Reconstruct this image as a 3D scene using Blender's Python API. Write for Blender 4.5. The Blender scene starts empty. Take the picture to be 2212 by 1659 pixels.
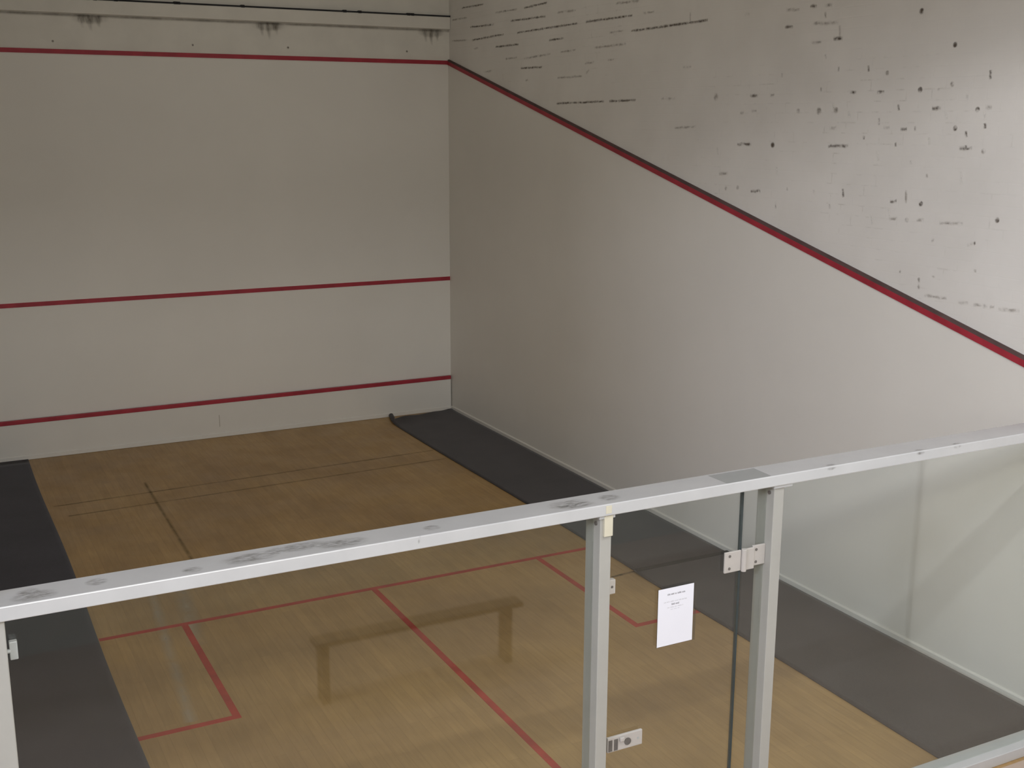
import bpy, bmesh, math, random
from mathutils import Vector, Matrix

C = bpy.context.scene.collection
SC = bpy.context.scene

# ------------------------------------------------------------------ camera
cam_d = bpy.data.cameras.new('camera')
cam_d.sensor_width = 36.0
cam_d.lens = 2505.61347 / 2212.0 * 36.0
cam_d.clip_start = 0.05
cam = bpy.data.objects.new('camera', cam_d)
C.objects.link(cam)
CAMP = Vector((-3.1951998, -14.1444075, 3.83794693))
CAMR = (1.34954298, -0.00338806, -0.478197783)
cam.location = CAMP
cam.rotation_euler = CAMR
SC.camera = cam

# ------------------------------------------------------------------ world, lights, exposure
SC.view_settings.view_transform = 'Standard'
SC.view_settings.look = 'None'
SC.view_settings.exposure = -0.24
SC.view_settings.gamma = 1.0
SC.view_settings.use_curve_mapping = False

world = bpy.data.worlds.new('daylight')
SC.world = world
world.use_nodes = True
bg = world.node_tree.nodes['Background']
bg.inputs['Color'].default_value = (0.80, 0.88, 1.0, 1)
bg.inputs['Strength'].default_value = 0.6


def area(name, loc, target, sx, sy, power, col):
    d = bpy.data.lights.new(name, 'AREA')
    d.shape = 'RECTANGLE'
    d.size, d.size_y = sx, sy
    d.energy = power
    d.color = col
    o = bpy.data.objects.new(name, d)
    C.objects.link(o)
    o.location = loc
    o.rotation_euler = (Vector(target) - Vector(loc)).to_track_quat('-Z', 'Y').to_euler()
    return o


# daylight through the clerestory window high in the gallery's back wall
area('clerestory_daylight', (-2.2, -16.08, 5.95), (-2.2, -10.0, 4.2), 3.4, 0.45, 240, (1.0, 0.98, 0.98))
# daylight through the broad gallery window behind the viewer
area('gallery_window_daylight', (-2.4, -16.08, 4.2), (-1.4, -8.0, 3.4), 6.2, 1.7, 148, (1.0, 0.95, 0.85))
# added side light at an invented end window, brightens the right wall
area('end_fill_light', (-8.9, -14.25, 5.6), (3.0, -8.5, 2.8), 2.5, 0.75, 470, (0.92, 0.98, 1.2))
# added fill lamp above the glass screen's rail, out of view
area('rail_fill_light', (0.7, -12.0, 5.05), (0.7, -11.9, 0), 3.6, 0.12, 92, (0.97, 1.0, 1.06))
# soft fill added below the closed ceiling, brightens the court's far end
area('court_fill_light', (0.6, -3.6, 6.27), (0.6, -3.6, 0), 4.6, 5.0, 20, (1.0, 0.96, 0.86))
area('corridor_fill_light', (1.9, -13.3, 1.98), (1.9, -13.3, 0), 1.2, 0.12, 16, (0.95, 1.0, 1.0))  # added fill, brightens the corridor mirrored in the glass


# ------------------------------------------------------------------ helpers
def pix(u, v, axis, val):
    """3D point where the sight line through a photo pixel meets an axis plane (used to read the room's measurements)."""
    f = 2505.61347
    M = cam.rotation_euler.to_matrix()
    d = M @ Vector(((u - 1106.0) / f, -(v - 829.5) / f, -1.0))
    t = (val - CAMP[axis]) / d[axis]
    return CAMP + d * t


class MB:
    def __init__(self):
        self.v, self.f, self.m = [], [], []
        self.fade = {}

    def quad(self, pts, m=0):
        b = len(self.v)
        self.v += [tuple(p) for p in pts]
        self.f.append(tuple(range(b, b + len(pts))))
        self.m.append(m)

    def strip(self, rows_, fades, m=0):
        """a soft-edged flat strip: rows of points across its width, each row with its own strength"""
        n = len(rows_[0])
        k = len(self.v)
        for r_, fd in zip(rows_, fades):
            for j, p in enumerate(r_):
                self.fade[len(self.v)] = fd * (0.0 if j in (0, n - 1) else 1.0)
                self.v.append(tuple(p))
        for i in range(len(rows_) - 1):
            for j in range(n - 1):
                a = k + i * n + j
                self.f.append((a, a + 1, a + n + 1, a + n)); self.m.append(m)

    def blot(self, c, ux, uy, m=0, n=18):
        """a soft-edged elliptical smudge around c with half axes ux, uy"""
        c, ux, uy = Vector(c), Vector(ux), Vector(uy)
        k = len(self.v)
        self.v.append(tuple(c))
        for rr, fd in ((0.55, 0.85), (1.0, 0.0)):
            for i in range(n):
                a = 2 * math.pi * i / n
                self.fade[len(self.v)] = fd
                self.v.append(tuple(c + ux * (math.cos(a) * rr) + uy * (math.sin(a) * rr)))
        for i in range(n):
            j = (i + 1) % n
            self.f.append((k, k + 1 + i, k + 1 + j)); self.m.append(m)
            self.f.append((k + 1 + i, k + 1 + n + i, k + 1 + n + j, k + 1 + j)); self.m.append(m)

    def box(self, a, b, m=0):
        x0, y0, z0 = a
        x1, y1, z1 = b
        k = len(self.v)
        self.v += [(x0, y0, z0), (x1, y0, z0), (x1, y1, z0), (x0, y1, z0), (x0, y0, z1), (x1, y0, z1), (x1, y1, z1), (x0, y1, z1)]
        for q in ((0, 3, 2, 1), (4, 5, 6, 7), (0, 1, 5, 4), (1, 2, 6, 5), (2, 3, 7, 6), (3, 0, 4, 7)):
            self.f.append(tuple(k + i for i in q))
            self.m.append(m)

    def cyl(self, p, q, r, n=20, m=0):
        p, q = Vector(p), Vector(q)
        ax = (q - p).normalized()
        u = ax.orthogonal().normalized()
        w = ax.cross(u)
        k = len(self.v)
        for c in (p, q):
            for i in range(n):
                a = 2 * math.pi * i / n
                self.v.append(tuple(c + (u * math.cos(a) + w * math.sin(a)) * r))
        for i in range(n):
            j = (i + 1) % n
            self.f.append((k + i, k + j, k + n + j, k + n + i)); self.m.append(m)
        self.f.append(tuple(k + i for i in reversed(range(n)))); self.m.append(m)
        self.f.append(tuple(k + n + i for i in range(n))); self.m.append(m)

    def prism(self, poly, axis, a, b, m=0):
        """extrude a 2D polygon along an axis from a to b"""
        def P(p, t):
            l = list(p); l.insert(axis, t); return tuple(l)
        k = len(self.v); n = len(poly)
        self.v += [P(p, a) for p in poly] + [P(p, b) for p in poly]
        for i in range(n):
            j = (i + 1) % n
            self.f.append((k + i, k + j, k + n + j, k + n + i)); self.m.append(m)
        self.f.append(tuple(k + i for i in range(n))); self.m.append(m)
        self.f.append(tuple(k + n + i for i in range(n))); self.m.append(m)

    def build(self, name, mats, parent=None, bevel=0.0, seg=2, smooth=False):
        me = bpy.data.meshes.new(name)
        me.from_pydata(self.v, [], self.f)
        if not isinstance(mats, (list, tuple)):
            mats = [mats]
        for mt in mats:
            me.materials.append(mt)
        for p, mi in zip(me.polygons, self.m):
            p.material_index = mi
            p.use_smooth = smooth
        if self.fade:                       # how strongly a stain shows at each vertex
            at = me.attributes.new('fade', 'FLOAT', 'POINT')
            for i in range(len(self.v)):
                at.data[i].value = self.fade.get(i, 1.0)
        bm = bmesh.new(); bm.from_mesh(me)
        bmesh.ops.recalc_face_normals(bm, faces=bm.faces[:])
        bm.to_mesh(me); bm.free()
        o = bpy.data.objects.new(name, me)
        C.objects.link(o)
        if parent is not None:
            o.parent = parent
            o.matrix_parent_inverse = Matrix.Translation(parent.location).inverted()
        if bevel:
            bv = o.modifiers.new('bevel', 'BEVEL')
            bv.width = bevel; bv.segments = seg; bv.limit_method = 'ANGLE'
        return o


def tag(o, label=None, cat=None, group=None, kind=None):
    if label: o['label'] = label
    if cat: o['category'] = cat
    if group: o['group'] = group
    if kind: o['kind'] = kind
    return o


def empty(name, loc):
    o = bpy.data.objects.new(name, None)
    o.location = loc
    o.empty_display_size = 0.1
    C.objects.link(o)
    return o


# ------------------------------------------------------------------ materials
def new_mat(name):
    m = bpy.data.materials.new(name)
    m.use_nodes = True
    nt = m.node_tree
    return m, nt, nt.nodes['Principled BSDF']


def N(nt, typ, **kw):
    n = nt.nodes.new(typ)
    for k, v in kw.items():
        setattr(n, k, v)
    return n


def noise(nt, vec, scale, detail=4.0, rough=0.55):
    n = N(nt, 'ShaderNodeTexNoise')
    n.inputs['Scale'].default_value = scale
    n.inputs['Detail'].default_value = detail
    n.inputs['Roughness'].default_value = rough
    nt.links.new(vec, n.inputs['Vector'])
    return n.outputs['Fac']


def ramp(nt, fac, stops):
    r = N(nt, 'ShaderNodeValToRGB')
    el = r.color_ramp.elements
    while len(el) < len(stops): el.new(0.5)
    for e, (p, c) in zip(el, stops):
        e.position = p
        e.color = (*c, 1) if len(c) == 3 else c
    nt.links.new(fac, r.inputs['Fac'])
    return r.outputs['Color']


def mixc(nt, fac, a, b, mode='MIX'):
    n = N(nt, 'ShaderNodeMix', data_type='RGBA', blend_type=mode)
    for sock, val in ((n.inputs[0], fac), (n.inputs[6], a), (n.inputs[7], b)):
        if isinstance(val, (int, float)): sock.default_value = val
        elif isinstance(val, tuple): sock.default_value = (*val[:3], 1)
        else: nt.links.new(val, sock)
    return n.outputs[2]


def objvec(nt):
    return N(nt, 'ShaderNodeTexCoord').outputs['Object']


def bump(nt, b, h, strength, dist):
    n = N(nt, 'ShaderNodeBump')
    n.inputs['Strength'].default_value = strength
    n.inputs['Distance'].default_value = dist
    nt.links.new(h, n.inputs['Height'])
    nt.links.new(n.outputs['Normal'], b.inputs['Normal'])


def paint(name, col, rough=0.5, var=0.04, scale=1.3, bumps=0.0, bscale=60, spec=0.4):
    m, nt, b = new_mat(name)
    v = objvec(nt)
    lo = tuple(c * (1 - var) for c in col)
    hi = tuple(min(1, c * (1 + var)) for c in col)
    nt.links.new(ramp(nt, noise(nt, v, scale), [(0.3, lo), (0.7, hi)]), b.inputs['Base Color'])
    b.inputs['Roughness'].default_value = rough
    b.inputs['Specular IOR Level'].default_value = spec
    if bumps:
        bump(nt, b, noise(nt, v, bscale, 3), bumps, 0.002)
    return m


WALL = (0.78, 0.755, 0.70)
M_plaster = paint('white_court_plaster', WALL, 0.55, 0.03, 0.7, 0.15, 40)
M_upper = paint('white_upper_paint', (0.73, 0.705, 0.64), 0.6, 0.06, 2.2, 0.25, 30)
M_tin = paint('white_tin_paint', (0.73, 0.71, 0.66), 0.45, 0.03, 1.0)
M_ceiling = paint('ceiling_paint', (0.62, 0.60, 0.56), 0.7)
M_frame = paint('white_steel_paint', (0.485, 0.49, 0.49), 0.2, 0.035, 5.0, spec=1.0)
M_frame.node_tree.nodes['Principled BSDF'].inputs['Coat Weight'].default_value = 0.6
M_frame.node_tree.nodes['Principled BSDF'].inputs['Coat Roughness'].default_value = 0.12
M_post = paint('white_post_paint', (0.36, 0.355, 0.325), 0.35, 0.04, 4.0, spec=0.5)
M_cream = paint('cream_touch_up', (0.55, 0.52, 0.41), 0.4, 0.03, 9.0)
M_plate = paint('white_metal_fitting', (0.43, 0.405, 0.375), 0.35, 0.03, 20.0, spec=0.5)
M_red = paint('red_line_paint', (0.36, 0.028, 0.045), 0.5, 0.16, 5.0)
M_redfloor = paint('red_floor_line', (0.41, 0.040, 0.026), 0.45, 0.2, 6.0)
M_edge = paint('dark_top_edge', (0.09, 0.055, 0.05), 0.8, 0.2, 6.0)
M_black = paint('black_gap', (0.02, 0.02, 0.022), 0.8, 0.2, 8.0)
M_seal = paint('dark_rubber_seal', (0.035, 0.045, 0.045), 0.6, 0.2, 8.0)
M_screw = paint('dark_screw', (0.12, 0.11, 0.10), 0.4, 0.2, 30.0)
M_grey = paint('grey_clamp', (0.36, 0.38, 0.37), 0.3, 0.05, 20.0, spec=0.6)
M_paper = paint('white_paper', (0.73, 0.735, 0.79), 0.65, 0.01, 3.0)
M_ink = paint('grey_ink', (0.30, 0.30, 0.32), 0.7, 0.2, 60.0)
M_inklight = paint('pale_ink', (0.52, 0.52, 0.55), 0.7, 0.15, 60.0)
M_corr = paint('pale_corridor_floor', (0.44, 0.34, 0.27), 0.35, 0.05, 1.5)
M_bench = paint('dark_bench_wood', (0.085, 0.07, 0.055), 0.5, 0.2, 6.0)
M_bmetal = paint('bench_steel', (0.05, 0.05, 0.055), 0.4, 0.2, 6.0)
M_dark = paint('corridor_back_paint', (0.50, 0.50, 0.46), 0.7)


def brick_mat():
    m, nt, b = new_mat('white_painted_brick')
    v = objvec(nt)
    sep = N(nt, 'ShaderNodeSeparateXYZ'); nt.links.new(v, sep.inputs[0])
    com = N(nt, 'ShaderNodeCombineXYZ')
    nt.links.new(sep.outputs['Y'], com.inputs['X']); nt.links.new(sep.outputs['Z'], com.inputs['Y'])
    br = N(nt, 'ShaderNodeTexBrick')
    br.inputs['Scale'].default_value = 1.0
    br.inputs['Brick Width'].default_value = 0.235
    br.inputs['Row Height'].default_value = 0.077
    br.inputs['Mortar Size'].default_value = 0.006
    br.inputs['Mortar Smooth'].default_value = 0.4
    nt.links.new(com.outputs[0], br.inputs['Vector'])
    n1 = noise(nt, v, 0.9, 3)
    n2 = noise(nt, v, 9.0, 4)
    base = ramp(nt, noise(nt, v, 1.6), [(0.3, (0.73, 0.705, 0.66)), (0.7, (0.79, 0.765, 0.72))])
    # the paint has thinned along some joints only
    mask = N(nt, 'ShaderNodeMath', operation='MULTIPLY')
    r1 = ramp(nt, n1, [(0.50, (0, 0, 0)), (0.62, (1, 1, 1))])
    r2 = ramp(nt, n2, [(0.52, (0, 0, 0)), (0.66, (1, 1, 1))])
    nt.links.new(r1, mask.inputs[0]); nt.links.new(r2, mask.inputs[1])
    mk = N(nt, 'ShaderNodeMath', operation='MULTIPLY')
    nt.links.new(mask.outputs[0], mk.inputs[0]); nt.links.new(br.outputs['Fac'], mk.inputs[1])
    mk2 = N(nt, 'ShaderNodeMath', operation='MULTIPLY'); mk2.inputs[1].default_value = 0.20
    nt.links.new(mk.outputs[0], mk2.inputs[0])
    nt.links.new(mixc(nt, mk2.outputs[0], base, (0.25, 0.22, 0.17)), b.inputs['Base Color'])
    b.inputs['Roughness'].default_value = 0.6
    inv = N(nt, 'ShaderNodeMath', operation='SUBTRACT'); inv.inputs[0].default_value = 1.0
    nt.links.new(br.outputs['Fac'], inv.inputs[1])
    bump(nt, b, inv.outputs[0], 0.12, 0.004)
    return m


M_brick = brick_mat()


def stain(name, col, amount, scale, stretch=(1, 1, 1), lo=0.35, hi=0.65):
    """paint flaw: a ragged, partly see-through patch"""
    m, nt, b = new_mat(name)
    mp = N(nt, 'ShaderNodeMapping')
    mp.inputs['Scale'].default_value = stretch
    nt.links.new(objvec(nt), mp.inputs['Vector'])
    a = ramp(nt, noise(nt, mp.outputs[0], scale, 5, 0.65), [(lo, (0, 0, 0)), (hi, (amount,) * 3)])
    b.inputs['Base Color'].default_value = (*col, 1)
    b.inputs['Roughness'].default_value = 0.8
    b.inputs['Specular IOR Level'].default_value = 0.1
    at = N(nt, 'ShaderNodeAttribute', attribute_name='fade')
    mu = N(nt, 'ShaderNodeMath', operation='MULTIPLY')
    nt.links.new(a, mu.inputs[0]); nt.links.new(at.outputs['Fac'], mu.inputs[1])
    nt.links.new(mu.outputs[0], b.inputs['Alpha'])
    return m


M_chip = stain('bare_joint', (0.14, 0.11, 0.085), 0.95, 28, lo=0.32, hi=0.60)
M_chipsoft = stain('thin_joint', (0.22, 0.18, 0.14), 0.6, 24, lo=0.34, hi=0.66)
M_chiplight = stain('fresh_paint_run', (0.86, 0.84, 0.80), 0.5, 30, lo=0.3, hi=0.6)
M_drip = stain('drip_stain', (0.17, 0.145, 0.11), 0.42, 7, (3, 1, 0.8), 0.22, 0.62)
M_scuff = stain('grey_scuff', (0.22, 0.21, 0.19), 0.6, 26, (1, 3, 1), 0.36, 0.66)
M_wear = stain('worn_grey_tape', (0.30, 0.31, 0.29), 0.38, 18, lo=0.05, hi=0.2)
M_oldline = stain('faded_floor_line', (0.11, 0.095, 0.04), 0.55, 8, lo=0.25, hi=0.7)
M_palemark = stain('pale_floor_mark', (0.60, 0.57, 0.48), 0.42, 5, lo=0.25, hi=0.65)
M_darkmark = stain('dark_floor_mark', (0.07, 0.05, 0.03), 0.75, 14, lo=0.3, hi=0.6)


def wood_mat():
    m, nt, b = new_mat('maple_strip_floor')
    v = objvec(nt)
    sep = N(nt, 'ShaderNodeSeparateXYZ'); nt.links.new(v, sep.inputs[0])
    com = N(nt, 'ShaderNodeCombineXYZ')
    nt.links.new(sep.outputs['Y'], com.inputs['X']); nt.links.new(sep.outputs['X'], com.inputs['Y'])
    br = N(nt, 'ShaderNodeTexBrick')
    br.inputs['Scale'].default_value = 1.0
    br.inputs['Brick Width'].default_value = 1.4
    br.inputs['Row Height'].default_value = 0.075
    br.inputs['Mortar Size'].default_value = 0.0012
    br.inputs['Color1'].default_value = (0.90, 0.90, 0.90, 1)
    br.inputs['Color2'].default_value = (1, 1, 1, 1)
    br.inputs['Mortar'].default_value = (0.72, 0.70, 0.66, 1)
    nt.links.new(com.outputs[0], br.inputs['Vector'])
    mp = N(nt, 'ShaderNodeMapping'); mp.inputs['Scale'].default_value = (14, 1.2, 1)
    nt.links.new(v, mp.inputs['Vector'])
    grain = ramp(nt, noise(nt, mp.outputs[0], 3.0, 6), [(0.3, (0.395, 0.25, 0.100)), (0.7, (0.46, 0.295, 0.122))])
    c1 = mixc(nt, 1.0, grain, br.outputs['Color'], 'MULTIPLY')
    blot = ramp(nt, noise(nt, v, 0.8, 4, 0.6), [(0.35, (0.82, 0.80, 0.80)), (0.65, (1.06, 1.06, 1.02))])
    c2 = mixc(nt, 1.0, c1, blot, 'MULTIPLY')
    nt.links.new(c2, b.inputs['Base Color'])
    r = ramp(nt, noise(nt, v, 2.5), [(0.3, (0.36,) * 3), (0.7, (0.50,) * 3)])
    nt.links.new(r, b.inputs['Roughness'])
    b.inputs['Specular IOR Level'].default_value = 0.4
    return m


M_wood = wood_mat()


def carpet_mat(name, col):
    m, nt, b = new_mat(name)
    v = objvec(nt)
    f = noise(nt, v, 180, 2)
    g = noise(nt, v, 2.0, 4)
    c = mixc(nt, 1.0, ramp(nt, f, [(0.3, tuple(x * 0.7 for x in col)), (0.7, tuple(x * 1.3 for x in col))]),
             ramp(nt, g, [(0.3, (0.85,) * 3), (0.7, (1.12,) * 3)]), 'MULTIPLY')
    nt.links.new(c, b.inputs['Base Color'])
    b.inputs['Roughness'].default_value = 0.95
    b.inputs['Specular IOR Level'].default_value = 0.1
    b.inputs['Sheen Weight'].default_value = 0.15
    bump(nt, b, f, 0.4, 0.004)
    return m


M_mat = carpet_mat('charcoal_matting', (0.056, 0.049, 0.050))
M_mat_left = carpet_mat('blue_black_matting', (0.038, 0.034, 0.043))


def glass_mat(name, tint, refl=0.75):
    m, nt, b = new_mat(name)
    nt.nodes.remove(b)
    out = nt.nodes['Material Output']
    tr = N(nt, 'ShaderNodeBsdfTransparent'); tr.inputs['Color'].default_value = (*tint, 1)
    gl = N(nt, 'ShaderNodeBsdfGlossy'); gl.inputs['Roughness'].default_value = 0.02
    gl.inputs['Color'].default_value = (0.95, 1.0, 0.97, 1)
    fr = N(nt, 'ShaderNodeFresnel')
    geo = N(nt, 'ShaderNodeNewGeometry')
    ior = N(nt, 'ShaderNodeMapRange')           # same reflectance on entering and leaving the thin pane
    ior.inputs['To Min'].default_value = 1.62; ior.inputs['To Max'].default_value = 1 / 1.62
    nt.links.new(geo.outputs['Backfacing'], ior.inputs['Value'])
    nt.links.new(ior.outputs['Result'], fr.inputs['IOR'])
    mx = N(nt, 'ShaderNodeMixShader')
    nt.links.new(fr.outputs[0], mx.inputs[0])
    nt.links.new(tr.outputs[0], mx.inputs[1]); nt.links.new(gl.outputs[0], mx.inputs[2])
    nt.links.new(mx.outputs[0], out.inputs['Surface'])
    return m


M_glass = glass_mat('toughened_glass', (0.975, 0.99, 0.98))
M_sleeve = glass_mat('clear_plastic', (0.80, 0.80, 0.80))

# ------------------------------------------------------------------ measurements (a standard squash court)
XR, XL, YB = 3.2, -3.2, -9.75          # side walls, back wall; front wall is y = 0
ZO, ZOB = 4.57, 2.13                   # out line at the front wall and at the back wall
BX = XR + 0.022                        # brick face above the plaster


def zline(y):                          # lower edge of the side wall out line
    return ZO + (ZOB - ZO) * (y / YB)


# ------------------------------------------------------------------ setting: floor
f = MB()
f.box((XL, YB - 0.09, -0.12), (XR, 0.0, 0.0), 0)


def floor_mark(mb, p, q, w, m, z=0.0008):
    p, q = Vector((p[0], p[1], z)), Vector((q[0], q[1], z))
    d = (q - p).normalized()
    s = Vector((-d.y, d.x, 0)) * w / 2
    mb.strip([[p - s, p, p + s], [q - s, q, q + s]], (1, 1), m)


floor_mark(f, (-1.17, -1.55), (-1.225, -4.6), 0.05, 1)
floor_mark(f, (-2.15, -1.98), (2.15, -1.80), 0.045, 1)
floor_mark(f, (-2.05, -2.36), (2.15, -2.19), 0.045, 1)
floor_mark(f, (-1.40, -4.3), (-1.565, -5.90), 0.17, 2)
floor_mark(f, (-1.66, -4.4), (-1.86, -7.03), 0.11, 2)
floor_mark(f, (1.93, -6.165), (2.18, -6.14), 0.05, 3)  # short dark mark beside the mat seam
floor = f.build('floor', [M_wood, M_oldline, M_palemark, M_darkmark])
tag(floor, 'pale brown strip wood court floor', kind='structure')


def floor_line(name, x0, y0, x1, y1, label):
    b = MB()
    b.box((x0, y0, 0.0), (x1, y1, 0.0015))
    o = b.build(name, M_redfloor, floor)
    o['label'] = label


floor_line('short_line', -2.21, -5.49, 2.19, -5.44, 'thin red line right across the wooden floor')
floor_line('half_court_line', -0.025, -9.67, 0.025, -5.49, 'red line running down the middle of the floor')
for s, side in ((-1, 'left'), (1, 'right')):
    bx = MB()
    xi, xo = s * 1.60, s * 2.2
    x0, x1 = sorted((s * 1.55, s * 1.60))
    bx.box((x0, -7.12, 0.0), (x1, -5.49, 0.0015))
    x0, x1 = sorted((s * 1.60, s * 2.22))
    bx.box((x0, -7.12, 0.0), (x1, -7.07, 0.0015))
    o = bx.build('service_box_line', M_redfloor, floor)
    o['label'] = 'red corner line of the %s service box' % side

# ------------------------------------------------------------------ setting: front wall
TOPZ = 6.3
w = MB()
w.box((XL - 0.2, 0.0, -0.12), (BX + 0.2, 0.25, TOPZ), 0)
# drip marks left under the beam, and small pits
for (u0, u1, v0, v1) in ((165, 222, 34, 66), (556, 604, 46, 78), (912, 950, 60, 90)):
    a, b_ = pix(u0, v0, 1, -0.001), pix(u1, v1, 1, -0.001)
    nb = 3
    for i in range(nb):
        xc = a.x + (b_.x - a.x) * (i + 0.5) / nb
        wd = (b_.x - a.x) / nb * 0.40
        ln = (0.8, 1.0, 0.72)[i] * abs(a.z - b_.z) * 1.25
        w.strip([[(xc - wd * k, -0.001, z), (xc, -0.001, z), (xc + wd * k, -0.001, z)] for k, z in ((1.3, 4.995), (1.0, 4.995 - ln * .5), (0.8, 4.995 - ln))], (1, 1, 0), 1)
    xm, hw = (a.x + b_.x) / 2, abs(b_.x - a.x) / 2
    w.blot((xm, -0.0014, 4.955), (hw * 1.6, 0, 0), (0, 0, 0.06), 1)
for (u, v) in ((114, 89), (416, 97), (622, 103), (879, 111)):
    p = pix(u, v, 1, -0.0012)
    w.blot(p, (0.016, 0, 0), (0, 0, 0.016), 2)
for (u, v, h) in ((474, 905, 20),):
    a, b_ = pix(u, v, 1, -0.0012), pix(u, v + h, 1, -0.0012)
wall_front = w.build('wall_front', [M_upper, M_drip, M_chip])
tag(wall_front, 'dim front wall of the court facing the viewer', kind='structure')
p = MB()
p.box((XL, -0.012, 0.48), (XR, 0.0, 4.57))
o = p.build('plaster_panel', M_plaster, wall_front)
o['label'] = 'smooth plaster playing surface'


def red_strip_front(name, z0, z1, label, par, y1=-0.012, d=0.006):
    b = MB()
    b.box((XL, y1 - d, z0), (XR, y1, z1))
    o = b.build(name, M_red, par)
    o['label'] = label
    return o


b = MB()
b.prism([(-0.020, 4.57), (-0.020, 4.618), (0.0, 4.620), (0.0, 4.57)], 0, XL, XR)
o = b.build('out_line', [M_red, M_edge], wall_front)
o['label'] = 'dark red out line across the top of the front wall'
red_strip_front('service_line', 1.78, 1.83, 'thin red service line at mid height', wall_front)

# the tin along the foot of the front wall
tin = empty('tin_board', (0, -0.04, 0))
tag(tin, 'white tin board along the foot of the front wall, under the lowest red line', 'tin board')
b = MB(); b.box((XL + 0.002, -0.050, 0.05), (XR - 0.016, -0.027, 0.43)); b.build('board', M_tin, tin)
b = MB(); b.box((XL + 0.002, -0.060, 0.001), (XR - 0.016, -0.027, 0.052)); b.build('kick_strip', M_tin, tin, 0.004)
b = MB(); b.box((XL + 0.002, -0.060, 0.43), (XR - 0.016, -0.027, 0.48)); o = b.build('top_strip', M_red, tin, 0.006); o['label'] = 'red top strip'
b = MB()  # vertical joint in a duller tone than the board
for u, v in ((474, 905),):
    q = pix(u, v, 1, -0.051)
    b.box((q.x - 0.004, -0.0515, q.z - 0.10), (q.x + 0.004, -0.0495, q.z + 0.05))
b.build('panel_joint', paint('joint_tone', (0.45, 0.42, 0.36), 0.6), tin)

# beam along the top of the front wall
b = MB(); b.box((XL, -0.045, 5.005), (XR + 0.02, 0.0, 5.155))
beam = b.build('trim_1', M_upper, None, 0.006)
tag(beam, 'pale beam running along the top of the front wall', kind='structure')
random.seed(4)
b = MB()
b.box((XL, -0.050, 5.155), (XR + 0.02, 0.0, 5.172))
for i in range(16):
    x = random.uniform(-2.4, 3.1)
    b.box((x - 0.02, -0.052, 5.150), (x + 0.02, -0.001, 5.180))
o = b.build('dark_joint', M_black, beam)
o['label'] = 'thin black joint on top of the beam'
b = MB()  # soft-edged dark strip on the wall just under the beam
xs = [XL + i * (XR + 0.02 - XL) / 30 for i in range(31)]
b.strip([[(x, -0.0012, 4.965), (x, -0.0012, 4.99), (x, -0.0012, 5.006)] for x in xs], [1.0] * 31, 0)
o = b.build('soft_dark_strip', stain('soft_dark_strip', (0.15, 0.13, 0.09), 0.55, 5, (1, 1, 1), 0.2, 0.6), beam)

# ------------------------------------------------------------------ setting: right wall
YE = -16.2
w = MB()
poly = [(0.25, -0.12), (YE, -0.12), (YE, 7.3), (-12.4, 7.3), (-12.4, TOPZ), (0.25, TOPZ)]
w.prism(poly, 0, BX, BX + 0.25, 0)


def wall_mark(u0, v0, u1, v1, th, m):
    """a worn joint between two photo points on the brick face: a ragged flat strip"""
    a, b_ = pix(u0, v0, 0, BX - 0.0012), pix(u1, v1, 0, BX - 0.0012)
    d = b_ - a
    L = max(d.length, 1e-4); d = d / L
    s = Vector((0, -d.z, d.y))
    n = max(3, int(L / 0.03))
    rws, fd = [], []
    for i in range(n + 1):
        t = i / n
        p = a + d * (L * t)
        rws.append([p + s * th * random.uniform(0.7, 1.3) * 0.85, p + s * th * random.uniform(-0.12, 0.12), p - s * th * random.uniform(0.7, 1.3) * 0.85])
        fd.append(0.35 if i in (0, n) else random.uniform(0.75, 1.0))
    w.strip(rws, fd, m)


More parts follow.
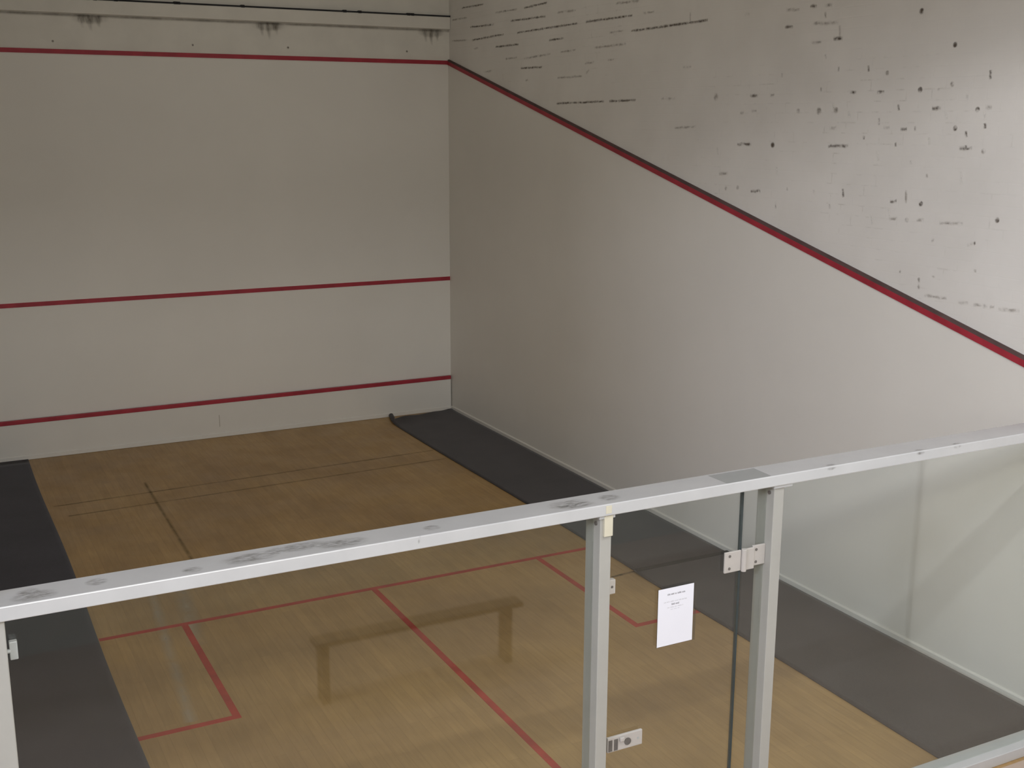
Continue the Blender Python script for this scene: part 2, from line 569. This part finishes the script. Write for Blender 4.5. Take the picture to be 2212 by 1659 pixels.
k3 = 712 / 2212.0
for (x, y, kind, ln, m) in [
        (1988, 500, 'v', 62, 1), (1515, 602, 'b', 24, 1), (1625, 727, 'h', 62, 1), (1065, 620, 'h', 44, 1), (1250, 617, 'h', 50, 1),
        (1370, 720, 'v', 44, 1), (1240, 815, 'v', 48, 1), (1290, 857, 'h', 44, 2), (1405, 868, 'h', 44, 1), (1480, 862, 'v', 34, 2),
        (1750, 860, 'b', 22, 1), (1950, 845, 'v', 38, 1), (1825, 900, 'v', 44, 1), (1820, 998, 'h', 86, 1), (1822, 985, 'v', 24, 1),
        (965, 978, 'h', 136, 1), (335, 967, 'h', 96, 1), (525, 972, 'b', 20, 1), (1137, 922, 'v', 30, 1), (1350, 970, 'v', 30, 1),
        (410, 1283, 'h', 66, 1), (195, 1165, 'h', 62, 2), (997, 1295, 'v', 60, 1), (803, 1290, 'v', 34, 2), (1335, 1352, 'h', 46, 1),
        (1420, 1320, 'v', 90, 2), (1520, 1367, 'b', 22, 1), (2032, 1477, 'b', 24, 1), (1335, 1468, 'h', 56, 2), (1425, 1476, 'b', 16, 2),
        (1515, 1478, 'h', 50, 2), (635, 178, 'h', 56, 1), (965, 260, 'h', 64, 1), (975, 215, 'v', 90, 2), (820, 282, 'h', 66, 2),
        (880, 155, 'h', 170, 2), (880, 100, 'v', 44, 2), (800, 42, 'h', 46, 1), (900, 35, 'h', 54, 2), (660, 65, 'h', 90, 2),
        (355, 97, 'h', 34, 2), (1525, 75, 'b', 24, 1), (1750, 300, 'b', 20, 1), (968, 463, 'v', 36, 1), (1168, 460, 'v', 44, 1),
        (587, 505, 'v', 34, 2), (880, 380, 'v', 34, 2), (850, 600, 'v', 30, 2), (400, 642, 'h', 54, 1), (520, 637, 'h', 34, 2),
        (400, 745, 'h', 36, 2), (320, 757, 'h', 26, 2), (697, 745, 'b', 20, 2), (835, 745, 'b', 26, 2), (950, 740, 'b', 24, 2),
        (930, 860, 'h', 50, 2), (1560, 1180, 'v', 30, 2), (1452, 1090, 'v', 26, 2), (545, 1375, 'v', 50, 2), (907, 1385, 'v', 34, 2),
        (290, 1258, 'b', 14, 2), (212, 1265, 'b', 14, 2), (622, 1268, 'v', 24, 2), (1295, 490, 'b', 20, 2), (1975, 720, 'h', 44, 2),
        (1900, 735, 'b', 18, 1), (1730, 565, 'b', 16, 2), (1640, 600, 'v', 20, 2), (1940, 1015, 'b', 18, 2), (145, 650, 'b', 24, 2)]:
    u, v = 1500 + x * k3, y * k3
    l = ln * k3 / 2
    if kind == 'h': wall_mark(u - l, v, u + l, v, 0.020, m)
    elif kind == 'v': wall_mark(u, v - l, u, v + l, 0.017, m)
    else:
        q0, q1 = pix(u - l, v, 0, BX - 0.0014), pix(u + l, v, 0, BX - 0.0014)
        hw = max(0.022, abs(q1.y - q0.y) * 0.75)
        w.blot((q0 + q1) / 2, (0, hw, 0), (0, 0, hw), m)
for (x, y0, y1) in [(930, 690, 735), (1035, 745, 790), (1690, 750, 800), (1948, 750, 805), (1575, 920, 975), (1230, 1010, 1080),
                    (553, 1110, 1180), (1790, 1150, 1240), (1305, 1400, 1465), (1190, 1440, 1510), (155, 990, 1040), (1830, 630, 670)]:
    wall_mark(1500 + x * k3, y0 * k3, 1500 + (x + 3) * k3, y1 * k3, 0.016, 3)
k2 = 800 / 2212.0
for (x0, y0, x1, y1, m) in [
        (600, 195, 960, 140, 1), (330, 240, 520, 205, 1), (1010, 130, 1290, 92, 1), (1280, 185, 1740, 120, 1), (470, 280, 610, 265, 1),
        (790, 240, 880, 228, 1), (640, 350, 800, 322, 2), (860, 310, 950, 298, 2), (620, 408, 750, 400, 1), (840, 465, 990, 455, 2),
        (1010, 440, 1030, 415, 2), (835, 618, 1120, 606, 1), (1150, 604, 1310, 598, 1), (1540, 764, 1670, 757, 2), (320, 162, 460, 147, 1),
        (560, 125, 770, 98, 1), (640, 48, 780, 15, 1), (270, 48, 400, 25, 1), (1150, 195, 1235, 184, 2), (1638, 55, 1633, 130, 2),
        (1060, 285, 1250, 262, 2), (1590, 402, 1640, 398, 2), (400, 430, 450, 424, 2), (530, 352, 600, 343, 2), (1000, 380, 1060, 372, 2),
        (650, 480, 665, 478, 2), (210, 245, 300, 240, 2), (840, 75, 950, 62, 2), (470, 75, 600, 55, 2), (1350, 80, 1420, 70, 2),
        (210, 120, 300, 105, 2), (1460, 590, 1545, 588, 2), (1140, 360, 1180, 354, 2), (340, 290, 370, 288, 2), (1190, 20, 1330, 5, 2)]:
    wall_mark(900 + x0 * k2, y0 * k2, 900 + x1 * k2, y1 * k2, 0.018, m)
k8 = 362 / 1335.0
for (x0, y0, x1, y1, m) in [(810, 932, 890, 940, 2), (930, 948, 1045, 968, 2), (1060, 970, 1100, 975, 2), (1130, 985, 1300, 1003, 2),
                            (880, 478, 945, 466, 2), (935, 466, 950, 462, 1), (498, 735, 495, 775, 1), (495, 780, 494, 830, 2), (950, 670, 945, 695, 2),
                            (660, 300, 850, 308, 2), (540, 878, 720, 905, 2), (595, 440, 620, 440, 2), (610, 720, 612, 740, 2), (340, 688, 356, 690, 2)]:
    wall_mark(1850 + x0 * k8, 400 + y0 * k8, 1850 + x1 * k8, 400 + y1 * k8, 0.018, m)
wall_right = w.build('wall_right', [M_brick, M_chip, M_chipsoft, M_chiplight])
tag(wall_right, 'white painted brick side wall with bare joints', kind='structure')

p = MB()
p.prism([(0.0, 0.0), (YB - 0.09, 0.0), (YB - 0.09, zline(YB - 0.09)), (0.0, ZO)], 0, XR, BX)
o = p.build('plaster_panel', M_plaster, wall_right)
o['label'] = 'smooth plaster surface below the sloping red line'
# out line: a slightly proud red strip with a darker bevelled top
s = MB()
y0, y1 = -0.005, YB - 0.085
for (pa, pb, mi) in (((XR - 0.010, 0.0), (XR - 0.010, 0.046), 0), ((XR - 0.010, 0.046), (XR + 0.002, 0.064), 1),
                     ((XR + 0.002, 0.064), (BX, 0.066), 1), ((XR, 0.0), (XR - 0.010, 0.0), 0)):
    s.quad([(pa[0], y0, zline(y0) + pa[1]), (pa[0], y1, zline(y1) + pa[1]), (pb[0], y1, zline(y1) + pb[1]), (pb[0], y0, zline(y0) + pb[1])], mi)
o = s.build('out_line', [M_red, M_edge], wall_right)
o['label'] = 'red out line sloping down the side wall, darker along its top'
b = MB()
b.prism([(XR - 0.014, 0.0), (XR, 0.0), (XR, 0.055), (XR - 0.006, 0.055), (XR - 0.014, 0.045)], 1, -0.045, YB + 0.09)
sk = b.build('baseboard_right', M_tin)
tag(sk, 'narrow white skirting at the foot of the right wall', kind='structure')

# ------------------------------------------------------------------ setting: left wall, ceiling, gallery behind the viewer
XG = -9.0                              # the gallery runs on to the left, past the next court
w = MB(); w.box((XL - 0.2, YB - 0.09, -0.12), (XL, 0.0, TOPZ))
tag(w.build('wall_left', M_plaster), 'left wall of the court', kind='structure')
w = MB(); w.box((XL - 0.2, -12.4, TOPZ), (BX + 0.25, 0.25, TOPZ + 0.2)); w.box((XG, -12.4, TOPZ), (XL - 0.2, YB - 0.09, TOPZ + 0.2))
tag(w.build('ceiling', M_ceiling), 'court ceiling', kind='structure')
w = MB(); w.box((XG, -12.6, 5.15), (BX, -12.4, 7.3))
tag(w.build('trim_2', M_ceiling), 'beam across the gallery edge', kind='structure')
w = MB(); w.box((-1.2, -12.4, 5.06), (2.6, -11.93, 5.30))  # housing added to go with the fill lamp
tag(w.build('trim_3', M_ceiling), 'added housing above the fill lamp', kind='structure')
w = MB(); w.box((XG, YE - 0.2, 7.3), (BX + 0.25, -12.4, 7.5))
tag(w.build('ceiling_gallery', M_ceiling), 'gallery ceiling', kind='structure')
w = MB(); w.box((XG, YE, 2.05), (BX, -13.6, 2.3))
tag(w.build('floor_gallery', M_dark), 'gallery floor', kind='structure')
w = MB(); w.box((XG, YB - 0.09, -0.12), (XL - 0.2, YB + 0.1, TOPZ))
tag(w.build('wall_return', M_plaster), 'wall in line with the glass, beside the court', kind='structure')
w = MB()
w.box((XG - 0.2, YE - 0.2, -0.12), (XG, YB + 0.1, 5.2)); w.box((XG - 0.2, YE - 0.2, 6.0), (XG, YB + 0.1, 7.3))
w.box((XG - 0.2, YE - 0.2, 5.2), (XG, -15.5, 6.0)); w.box((XG - 0.2, -13.0, 5.2), (XG, YB + 0.1, 6.0))
tag(w.build('wall_gallery_left', M_plaster), 'end wall of the gallery', kind='structure')
w = MB()  # bars of the added end window
for i in range(4):
    y = -15.5 + i * 2.5 / 3
    w.box((XG - 0.14, y - 0.025, 5.2), (XG - 0.08, y + 0.025, 6.0))
w.box((XG - 0.14, -15.5, 5.2), (XG - 0.08, -13.0, 5.25)); w.box((XG - 0.14, -15.5, 5.95), (XG - 0.08, -13.0, 6.0))
tag(w.build('window_3', M_frame), 'added gallery end window, out of view', kind='structure')
# corridor behind the glass, below the gallery
w = MB(); w.box((XG, -14.0, -0.12), (BX, YB - 0.09, 0.0))
tag(w.build('floor_corridor', M_corr), 'pale pinkish corridor floor outside the glass', kind='structure')
w = MB(); w.box((XG, -14.2, -0.12), (BX, -14.0, 2.05))
tag(w.build('wall_corridor_back', M_dark), 'back wall of the corridor', kind='structure')
w = MB(); w.box((BX - 0.03, -14.0, 0.0), (BX, -11.2, 2.049))
tag(w.build('door_2', paint('grey_door_paint', (0.60, 0.61, 0.60), 0.4)), 'grey door at the end of the corridor', kind='structure')
# gallery back wall with its two windows
w = MB()
xa, xb = XG, BX
w.box((xa, YE - 0.2, 2.05), (xb, YE, 3.2))
w.box((xa, YE - 0.2, 5.2), (xb, YE, 5.7))
w.box((xa, YE - 0.2, 6.25), (xb, YE, 7.3))
w.box((xa, YE - 0.2, 3.2), (-5.6, YE, 5.2)); w.box((0.8, YE - 0.2, 3.2), (xb, YE, 5.2))
w.box((xa, YE - 0.2, 5.7), (-4.0, YE, 6.25)); w.box((-0.4, YE - 0.2, 5.7), (xb, YE, 6.25))
tag(w.build('wall_back', M_plaster), 'gallery back wall', kind='structure')
for n, (x0, x1, z0, z1, k) in enumerate(((-4.0, -0.4, 5.7, 6.25, 3), (-5.6, 0.8, 3.2, 5.2, 5))):
    w = MB()
    for i in range(k + 1):
        x = x0 + (x1 - x0) * i / k
        w.box((x - 0.025, YE - 0.14, z0), (x + 0.025, YE - 0.08, z1))
    w.box((x0, YE - 0.14, z0), (x1, YE - 0.08, z0 + 0.05)); w.box((x0, YE - 0.14, z1 - 0.05), (x1, YE - 0.08, z1))
    tag(w.build('window_%d' % (n + 1), M_frame), 'gallery window', kind='structure')

# ------------------------------------------------------------------ the glass back wall
part = empty('glass_screen', (0, YB, 0))
tag(part, 'white steel framed glass screen crossing the foreground, closing the back of the court', 'glass screen', kind='thing')
RY0, RY1, RZ0, RZ1 = -9.838, -9.668, 2.072, 2.13
r = MB()
r.box((XL + 0.004, RY0, RZ0), (XR - 0.004, RY1, RZ1))
rail = r.build('top_rail', M_frame, part, 0.0045, 2)
# marks on the rail: scuffs on its top and a worn grey patch
def rail_part(mb, label=None):
    o = mb.build('scuff_mark', [M_scuff, M_wear], rail)
    if label: o['label'] = label


def rail_top(u0, u1, v, fy, hy):
    """a smudge between two photo columns; fy its place across the rail, hy its half width"""
    a, b_ = pix(u0, v, 2, RZ1), pix(u1, v, 2, RZ1)
    y = RY0 + (RY1 - RY0) * fy
    xa, xb = [CAMP.x + (p.x - CAMP.x) * (y - CAMP.y) / (p.y - CAMP.y) for p in (a, b_)]
    mk = MB()
    mk.blot(((xa + xb) / 2, y, RZ1 + 0.0007), (abs(xb - xa) / 2, 0, 0), (0, (RY1 - RY0) * hy, 0), 0)
    rail_part(mk)


rail_top(15, 130, 1280, 0.35, 0.34); rail_top(30, 90, 1275, 0.62, 0.22); rail_top(180, 235, 1254, 0.55, 0.25)
rail_top(470, 610, 1205, 0.45, 0.36); rail_top(560, 720, 1190, 0.62, 0.30); rail_top(680, 800, 1170, 0.4, 0.34)
rail_top(912, 952, 1127, 0.42, 0.22); rail_top(1180, 1275, 1088, 0.48, 0.36); rail_top(1205, 1290, 1080, 0.28, 0.22)
rail_top(1292, 1340, 1080, 0.45, 0.30); rail_top(390, 440, 1220, 0.3, 0.2)
# the worn patch between two posts
a = [pix(1527, 1033, 2, RZ1 + .0008), pix(1560, 1040, 2, RZ1 + .0008), pix(1657, 1024, 2, RZ1 + .0008), pix(1625, 1012, 2, RZ1 + .0008)]
ya, yb = RY0 + 0.004, RY1 - 0.02
mk = MB()
mk.quad([(a[1].x, ya, RZ1 + .0008), (a[2].x, ya, RZ1 + .0008), (a[3].x + .01, yb, RZ1 + .0008), (a[0].x + .03, yb, RZ1 + .0008)], 1)
mk.fade = {0: 1.0}
rail_part(mk, 'worn grey patch on top of the rail')
for (u, v) in ((1800, 999), (1993, 962), (2072, 949)):
    q = pix(u, v, 1, RY0 - 0.0006)
    mk = MB()
    mk.blot((q.x, RY0 + .018, RZ1 + .0007), (.035, 0, 0), (0, .014, 0), 0)
    rail_part(mk)
    mk = MB()
    mk.blot((q.x - .008, RY0 - .0006, RZ1 - .012), (.034, 0, 0), (0, 0, .010), 0)
    rail_part(mk)
q = pix(906, 1166, 1, RY0 - 0.0006)
mk = MB()
mk.blot((q.x, RY0 - .0006, q.z), (.007, 0, 0), (.004, 0, .02), 0)
rail_part(mk)

r = MB()
r.box((XL + 0.004, -9.815, 0.0), (XR - 0.004, -9.668, 0.07))
r.build('bottom_rail', M_frame, part, 0.004)

POSTS = [(-3.088, -3.022), (-0.482, -0.420), (0.543, 0.606)]
PY0, PY1 = -9.812, -9.682
posts = []
for i, (x0, x1) in enumerate(POSTS):
    b = MB(); b.box((x0, PY0, 0.071), (x1, PY1, RZ0 - 0.0005))
    po = b.build('post', M_post, part, 0.004)
    po['label'] = ('white steel post at the far left edge', 'white steel post left of the glass door', 'white steel post right of the glass door')[i]
    posts.append(po)
    if i:
        b = MB(); b.box((x0 - 0.012, PY0 - 0.012, RZ0 - 0.018), (x1 + 0.012 + 0.03 * (i == 2), PY1 + 0.004, RZ0 - 0.0002))
        b.build('cap_plate', M_frame, po, 0.002)
        b = MB(); b.cyl((x0 - 0.006, PY0 + 0.035, RZ0 - 0.05), (x0 + 0.002, PY0 + 0.035, RZ0 - 0.05), 0.010)
        b.build('bolt', M_screw, po)
# cream touch-up over the joint of rail and middle post
x0, x1 = POSTS[1]
b = MB()
b.box((x0 + 0.012, RY0 - 0.0018, RZ0 + 0.012), (x0 + 0.044, RY0 - 0.0002, RZ1 - 0.008))
b.box((x0 + 0.014, PY0 - 0.0145, RZ0 - 0.105), (x1 - 0.002, PY0 - 0.0005, RZ0 - 0.004))
o = b.build('paint_patch', M_cream, posts[1], 0.0015)
o['label'] = 'cream touch-up paint at the joint of post and rail'

# panes
GY0, GY1 = -9.756, -9.744
ZG0, ZG1 = 0.071, RZ0 - 0.001
for x0, x1 in ((XL + 0.003, POSTS[0][0] - 0.001), (POSTS[0][1] + 0.001, POSTS[1][0] - 0.001), (0.405, POSTS[2][0] - 0.001), (POSTS[2][1] + 0.001, XR - 0.004)):
    b = MB(); b.box((x0, GY0, ZG0), (x1, GY1, ZG1)); b.build('glass_pane', M_glass, part)


def clamp(xa, xb, zc, hh, mat, po, dot=True, stem=False):
    b = MB()
    b.box((xa, GY0 - 0.028, zc - hh), (xb, GY0 - 0.001, zc + hh))
    if stem:
        b = MB()
        b.box((xa + 0.008, GY0 - 0.026, zc - hh), (xb, GY0 - 0.001, zc + hh))
        b.cyl((xa - 0.003, GY0 - 0.022, zc), (xa + 0.012, GY0 - 0.022, zc), 0.008)
    o = b.build('glass_clamp', mat, po, 0.003)
    if dot:
        b = MB(); b.cyl(((xa + xb) / 2 + 0.004, GY0 - 0.030, zc + 0.001), ((xa + xb) / 2 + 0.004, GY0 - 0.027, zc + 0.001), 0.006)
        b.build('screw', M_screw, o)


clamp(-0.4195, -0.372, 1.690, 0.036, M_plate, posts[1])
clamp(-3.0215, -2.985, 1.93, 0.036, M_grey, posts[0], False, True)

# ------------------------------------------------------------------ the glass door
door = empty('door_1', (0.0, YB, 0.02))
tag(door, 'frameless glass door between the two posts, with a paper notice on it', kind='structure')
DX0, DX1 = -0.404, 0.382
b = MB(); b.box((DX0, GY0, 0.085), (DX1, GY1, RZ0 - 0.012)); b.build('glass_panel', M_glass, door)
b = MB(); b.box((DX1 + 0.0005, GY0 - 0.001, 0.085), (DX1 + 0.014, GY1 + 0.001, RZ0 - 0.004)); o = b.build('edge_seal', M_seal, door); o['label'] = 'dark seal down the hinge side'
# hinge
hz = 1.685
h = MB()
h.box((0.286, GY0 - 0.012, hz - 0.058), (0.388, GY0 - 0.0005, hz + 0.052))
hinge = h.build('hinge', M_plate, door, 0.003)
h = MB(); h.cyl((0.402, GY0 - 0.016, hz - 0.062), (0.402, GY0 - 0.016, hz + 0.056), 0.0145, 24)
h.build('knuckle', M_plate, hinge, 0.002)
h = MB()
h.box((0.404, GY0 - 0.016, hz - 0.060), (0.470, GY0 - 0.004, hz + 0.054))
h.build('leaf', M_plate, hinge, 0.003)
h = MB()
h.box((0.464, GY0 - 0.010, hz - 0.048), (0.5425, GY0 + 0.002, hz + 0.060))
h.build('bracket', M_plate, hinge, 0.003)
for (x, y, z) in ((0.315, GY0 - 0.012, hz + 0.030), (0.315, GY0 - 0.012, hz - 0.036), (0.484, GY0 - 0.010, hz + 0.038), (0.484, GY0 - 0.010, hz - 0.028)):
    h = MB(); h.cyl((x, y - 0.002, z), (x, y + 0.001, z), 0.0075)
    h.build('screw', M_screw, hinge)
# lock plate
lz = 0.850
l = MB(); l.box((-0.388, GY0 - 0.016, lz - 0.040), (-0.184, GY0 - 0.0005, lz + 0.040))
lock = l.build('lock_plate', M_plate, door, 0.003)
for (x, ww, z, hh) in ((-0.372, 0.011, lz - 0.004, 0.030), (-0.340, 0.011, lz - 0.004, 0.030)):
    l = MB(); l.box((x - ww, GY0 - 0.0175, z - hh), (x + ww, GY0 - 0.0155, z + hh)); l.build('slot', M_screw, lock)
l = MB(); l.cyl((-0.272, GY0 - 0.020, lz - 0.002), (-0.272, GY0 - 0.015, lz - 0.002), 0.019, 24); l.build('keyhole_cylinder', M_screw, lock)
l = MB(); l.cyl((-0.210, GY0 - 0.0175, lz), (-0.210, GY0 - 0.015, lz), 0.006); l.build('screw', M_grey, lock)
l = MB(); l.box((-0.322, GY0 - 0.030, lz + 0.010), (-0.296, GY0 - 0.016, lz + 0.032)); l.build('latch_knob', M_plate, lock, 0.004)

# ------------------------------------------------------------------ notice
note = empty('paper_notice', (0.008, GY0 - 0.004, 1.458))
tag(note, 'white printed paper notice stuck on the glass door', 'notice')
px0, px1, pz0, pz1 = -0.106, 0.106, 1.306, 1.610
yp = GY0 - 0.003
b = MB()
nx = 8
for i in range(nx):
    xa, xb = px0 + (px1 - px0) * i / nx, px0 + (px1 - px0) * (i + 1) / nx
    ca, cb = [0.0025 * math.sin(math.pi * t / nx) for t in (i, i + 1)]
    b.box((xa, yp - ca - 0.0012, pz0), (xb, yp - cb - 0.0004, pz1))
b = MB(); b.box((px0, yp - 0.0012, pz0), (px1, yp - 0.0002, pz1))
b.build('sheet', M_paper, note)
b = MB(); b.box((px0 - 0.004, yp - 0.0001, pz0 - 0.003), (px1 + 0.018, yp + 0.0008, pz1 + 0.002))
o = b.build('clear_sleeve', M_sleeve, note)


def words(z, h, x0, x1, m, gaps=(0.008, 0.004)):
    b = MB()
    x = x0
    while x < x1 - 0.003:
        wd = min(random.uniform(0.010, 0.026), x1 - x)
        # each word: a row of short strokes
        n = max(2, int(wd / 0.004))
        for i in range(n):
            xa = x + wd * i / n
            hh = h * random.uniform(0.7, 1.0)
            b.box((xa, yp - 0.0016, z), (xa + wd / n * 0.72, yp - 0.0012, z + hh))
        x += wd + gaps[1]
    return b.build('printed_line', m, note)


random.seed(11)
xc = (px0 + px1) / 2
words(1.572, 0.009, xc - 0.052, xc + 0.058, M_ink)
words(1.535, 0.006, xc - 0.072, xc + 0.066, M_inklight)
words(1.518, 0.010, xc - 0.026, xc + 0.024, M_ink)
words(1.505, 0.005, xc - 0.050, xc + 0.044, M_inklight)
words(1.494, 0.004, xc - 0.030, xc + 0.022, M_inklight)

# ------------------------------------------------------------------ rolls of matting along the walls


def mat_sheet(name, x0, x1, ys, zf, xf, material, th=0.008):
    """a thick flexible sheet: ys rows from far to near, zf(x, y) its height, xf its edge waviness"""
    nx = 24
    me = bpy.data.meshes.new(name)
    V, F = [], []
    for y in ys:
        for i in range(nx + 1):
            t = i / nx
            x = x0 + (x1 - x0) * t + xf(t, y)
            V.append((x, y, zf(t, y) + th))
    nr = len(ys)
    for j in range(nr - 1):
        for i in range(nx):
            a = j * (nx + 1) + i
            F.append((a, a + 1, a + nx + 2, a + nx + 1))
    me.from_pydata(V, [], F)
    me.materials.append(material)
    for p in me.polygons: p.use_smooth = True
    o = bpy.data.objects.new(name, me)
    C.objects.link(o)
    so = o.modifiers.new('thickness', 'SOLIDIFY')
    so.thickness = th
    so.offset = -1
    me.update()
    if me.polygons[0].normal.z < 0:
        me.flip_normals()
    return o


def rows(a, b, n):
    return [a + (b - a) * i / n for i in range(n + 1)]


flat = lambda t, y: 0.002
mL = mat_sheet('floor_mat', -3.19, -2.20, rows(-0.05, -9.66, 40), flat,
               lambda t, y: (0.010 * math.sin(y * 1.3) - 0.010) * t, M_mat_left)
tag(mL, 'blue-black floor mat along the left side, beyond the left post', 'floor mat')


def front_edge(t):
    """how far the far edge of this mat stops short of the wall: it swings away from it towards its left corner"""
    return -0.025 - 0.33 * (1 - t) ** 0.85 + 0.03 * math.sin(t * math.pi * 2)


NXM = 24
me = bpy.data.meshes.new('floor_mat')
V, F = [], []
NYM = 44
for j in range(NYM + 1):
    r_ = (j / NYM) ** 1.6
    for i in range(NXM + 1):
        t = i / NXM
        ye = front_edge(t)
        y = ye + (-6.14 - ye) * r_
        d = max(0.0, 1 - (ye - y) / 0.30)
        z = 0.011 + 0.030 * d * d * (1 - 0.8 * t) + 0.012 * d * math.sin(t * 7) ** 2
        x = 2.185 + (3.182 - 2.185) * t + 0.012 * math.sin(y * 1.1) * (1 - t)
        V.append((x, y, z))
for j in range(NYM):
    for i in range(NXM):
        a = j * (NXM + 1) + i
        F.append((a, a + NXM + 1, a + NXM + 2, a + 1))
me.from_pydata(V, [], F)
me.materials.append(M_mat)
for p in me.polygons: p.use_smooth = True
mF = bpy.data.objects.new('floor_mat', me)
C.objects.link(mF)
me.update()
if me.polygons[0].normal.z < 0: me.flip_normals()
so = mF.modifiers.new('thickness', 'SOLIDIFY'); so.thickness = 0.008; so.offset = -1
tag(mF, 'charcoal floor mat along the right wall with its far corner rolled over', 'floor mat')
# the far left corner of that mat, rolled over on itself
NA, NL = 36, 10
V, F = [], []
for l in range(NL + 1):
    q = l / NL
    p0 = Vector((2.20, -0.44, 0.0)); p1 = Vector((2.285, -0.10, 0.0))
    c = p0.lerp(p1, q)
    sc_ = 0.35 + 0.65 * min(1.0, q * 1.8)
    for k in range(NA + 1):
        a_ = k / NA * 3.1 * math.pi
        rr = (0.030 - 0.015 * k / NA) * sc_
        V.append((c.x - rr * math.cos(a_ - 0.4) * 1.15, c.y, 0.004 + 0.030 * sc_ + rr * math.sin(a_ - 0.4)))
for l in range(NL):
    for k in range(NA):
        a = l * (NA + 1) + k
        F.append((a, a + 1, a + NA + 2, a + NA + 1))
me = bpy.data.meshes.new('rolled_corner')
me.from_pydata(V, [], F)
me.materials.append(M_mat)
for p in me.polygons: p.use_smooth = True
o = bpy.data.objects.new('rolled_corner', me)
C.objects.link(o); o.parent = mF
so = o.modifiers.new('thickness', 'SOLIDIFY'); so.thickness = 0.007

mN = mat_sheet('floor_mat', 2.165, 3.182, rows(-6.165, -6.5, 8) + rows(-6.7, -9.655, 16),
               lambda t, y: 0.002 + 0.014 * max(0.0, (y + 6.5) / 0.335) ** 2,
               lambda t, y: (0.010 * math.sin(y * 1.4)) * (1 - t), M_mat)
tag(mN, 'dark grey floor mat by the right wall, nearer the glass than the curling one', 'floor mat')

b = MB()  # dark strip laid over the seam between the two mats
b.box((2.168, -6.205, 0.010), (3.180, -6.150, 0.0285))
o = b.build('dark_seam_strip', M_black, mN, 0.003)
o['label'] = 'black strip over the seam at the far edge of the mat'

# ------------------------------------------------------------------ bench in the corridor (mirrored in the glass)
bench = empty('bench', (-0.2, -12.35, 0))
tag(bench, 'low dark bench in the corridor, mirrored faintly in the glass', 'bench')
b = MB()
b.box((-1.06, -12.42, 0.42), (0.50, -12.28, 0.455)); b.build('seat', M_bench, bench, 0.004)
for x in (-1.02, 0.36):
    b = MB()
    b.box((x, -12.41, 0.0), (x + 0.055, -12.37, 0.42)); b.box((x, -12.33, 0.0), (x + 0.055, -12.29, 0.42)); b.box((x, -12.41, 0.37), (x + 0.055, -12.29, 0.42))
    b.build('leg_frame', M_bmetal, bench, 0.003)
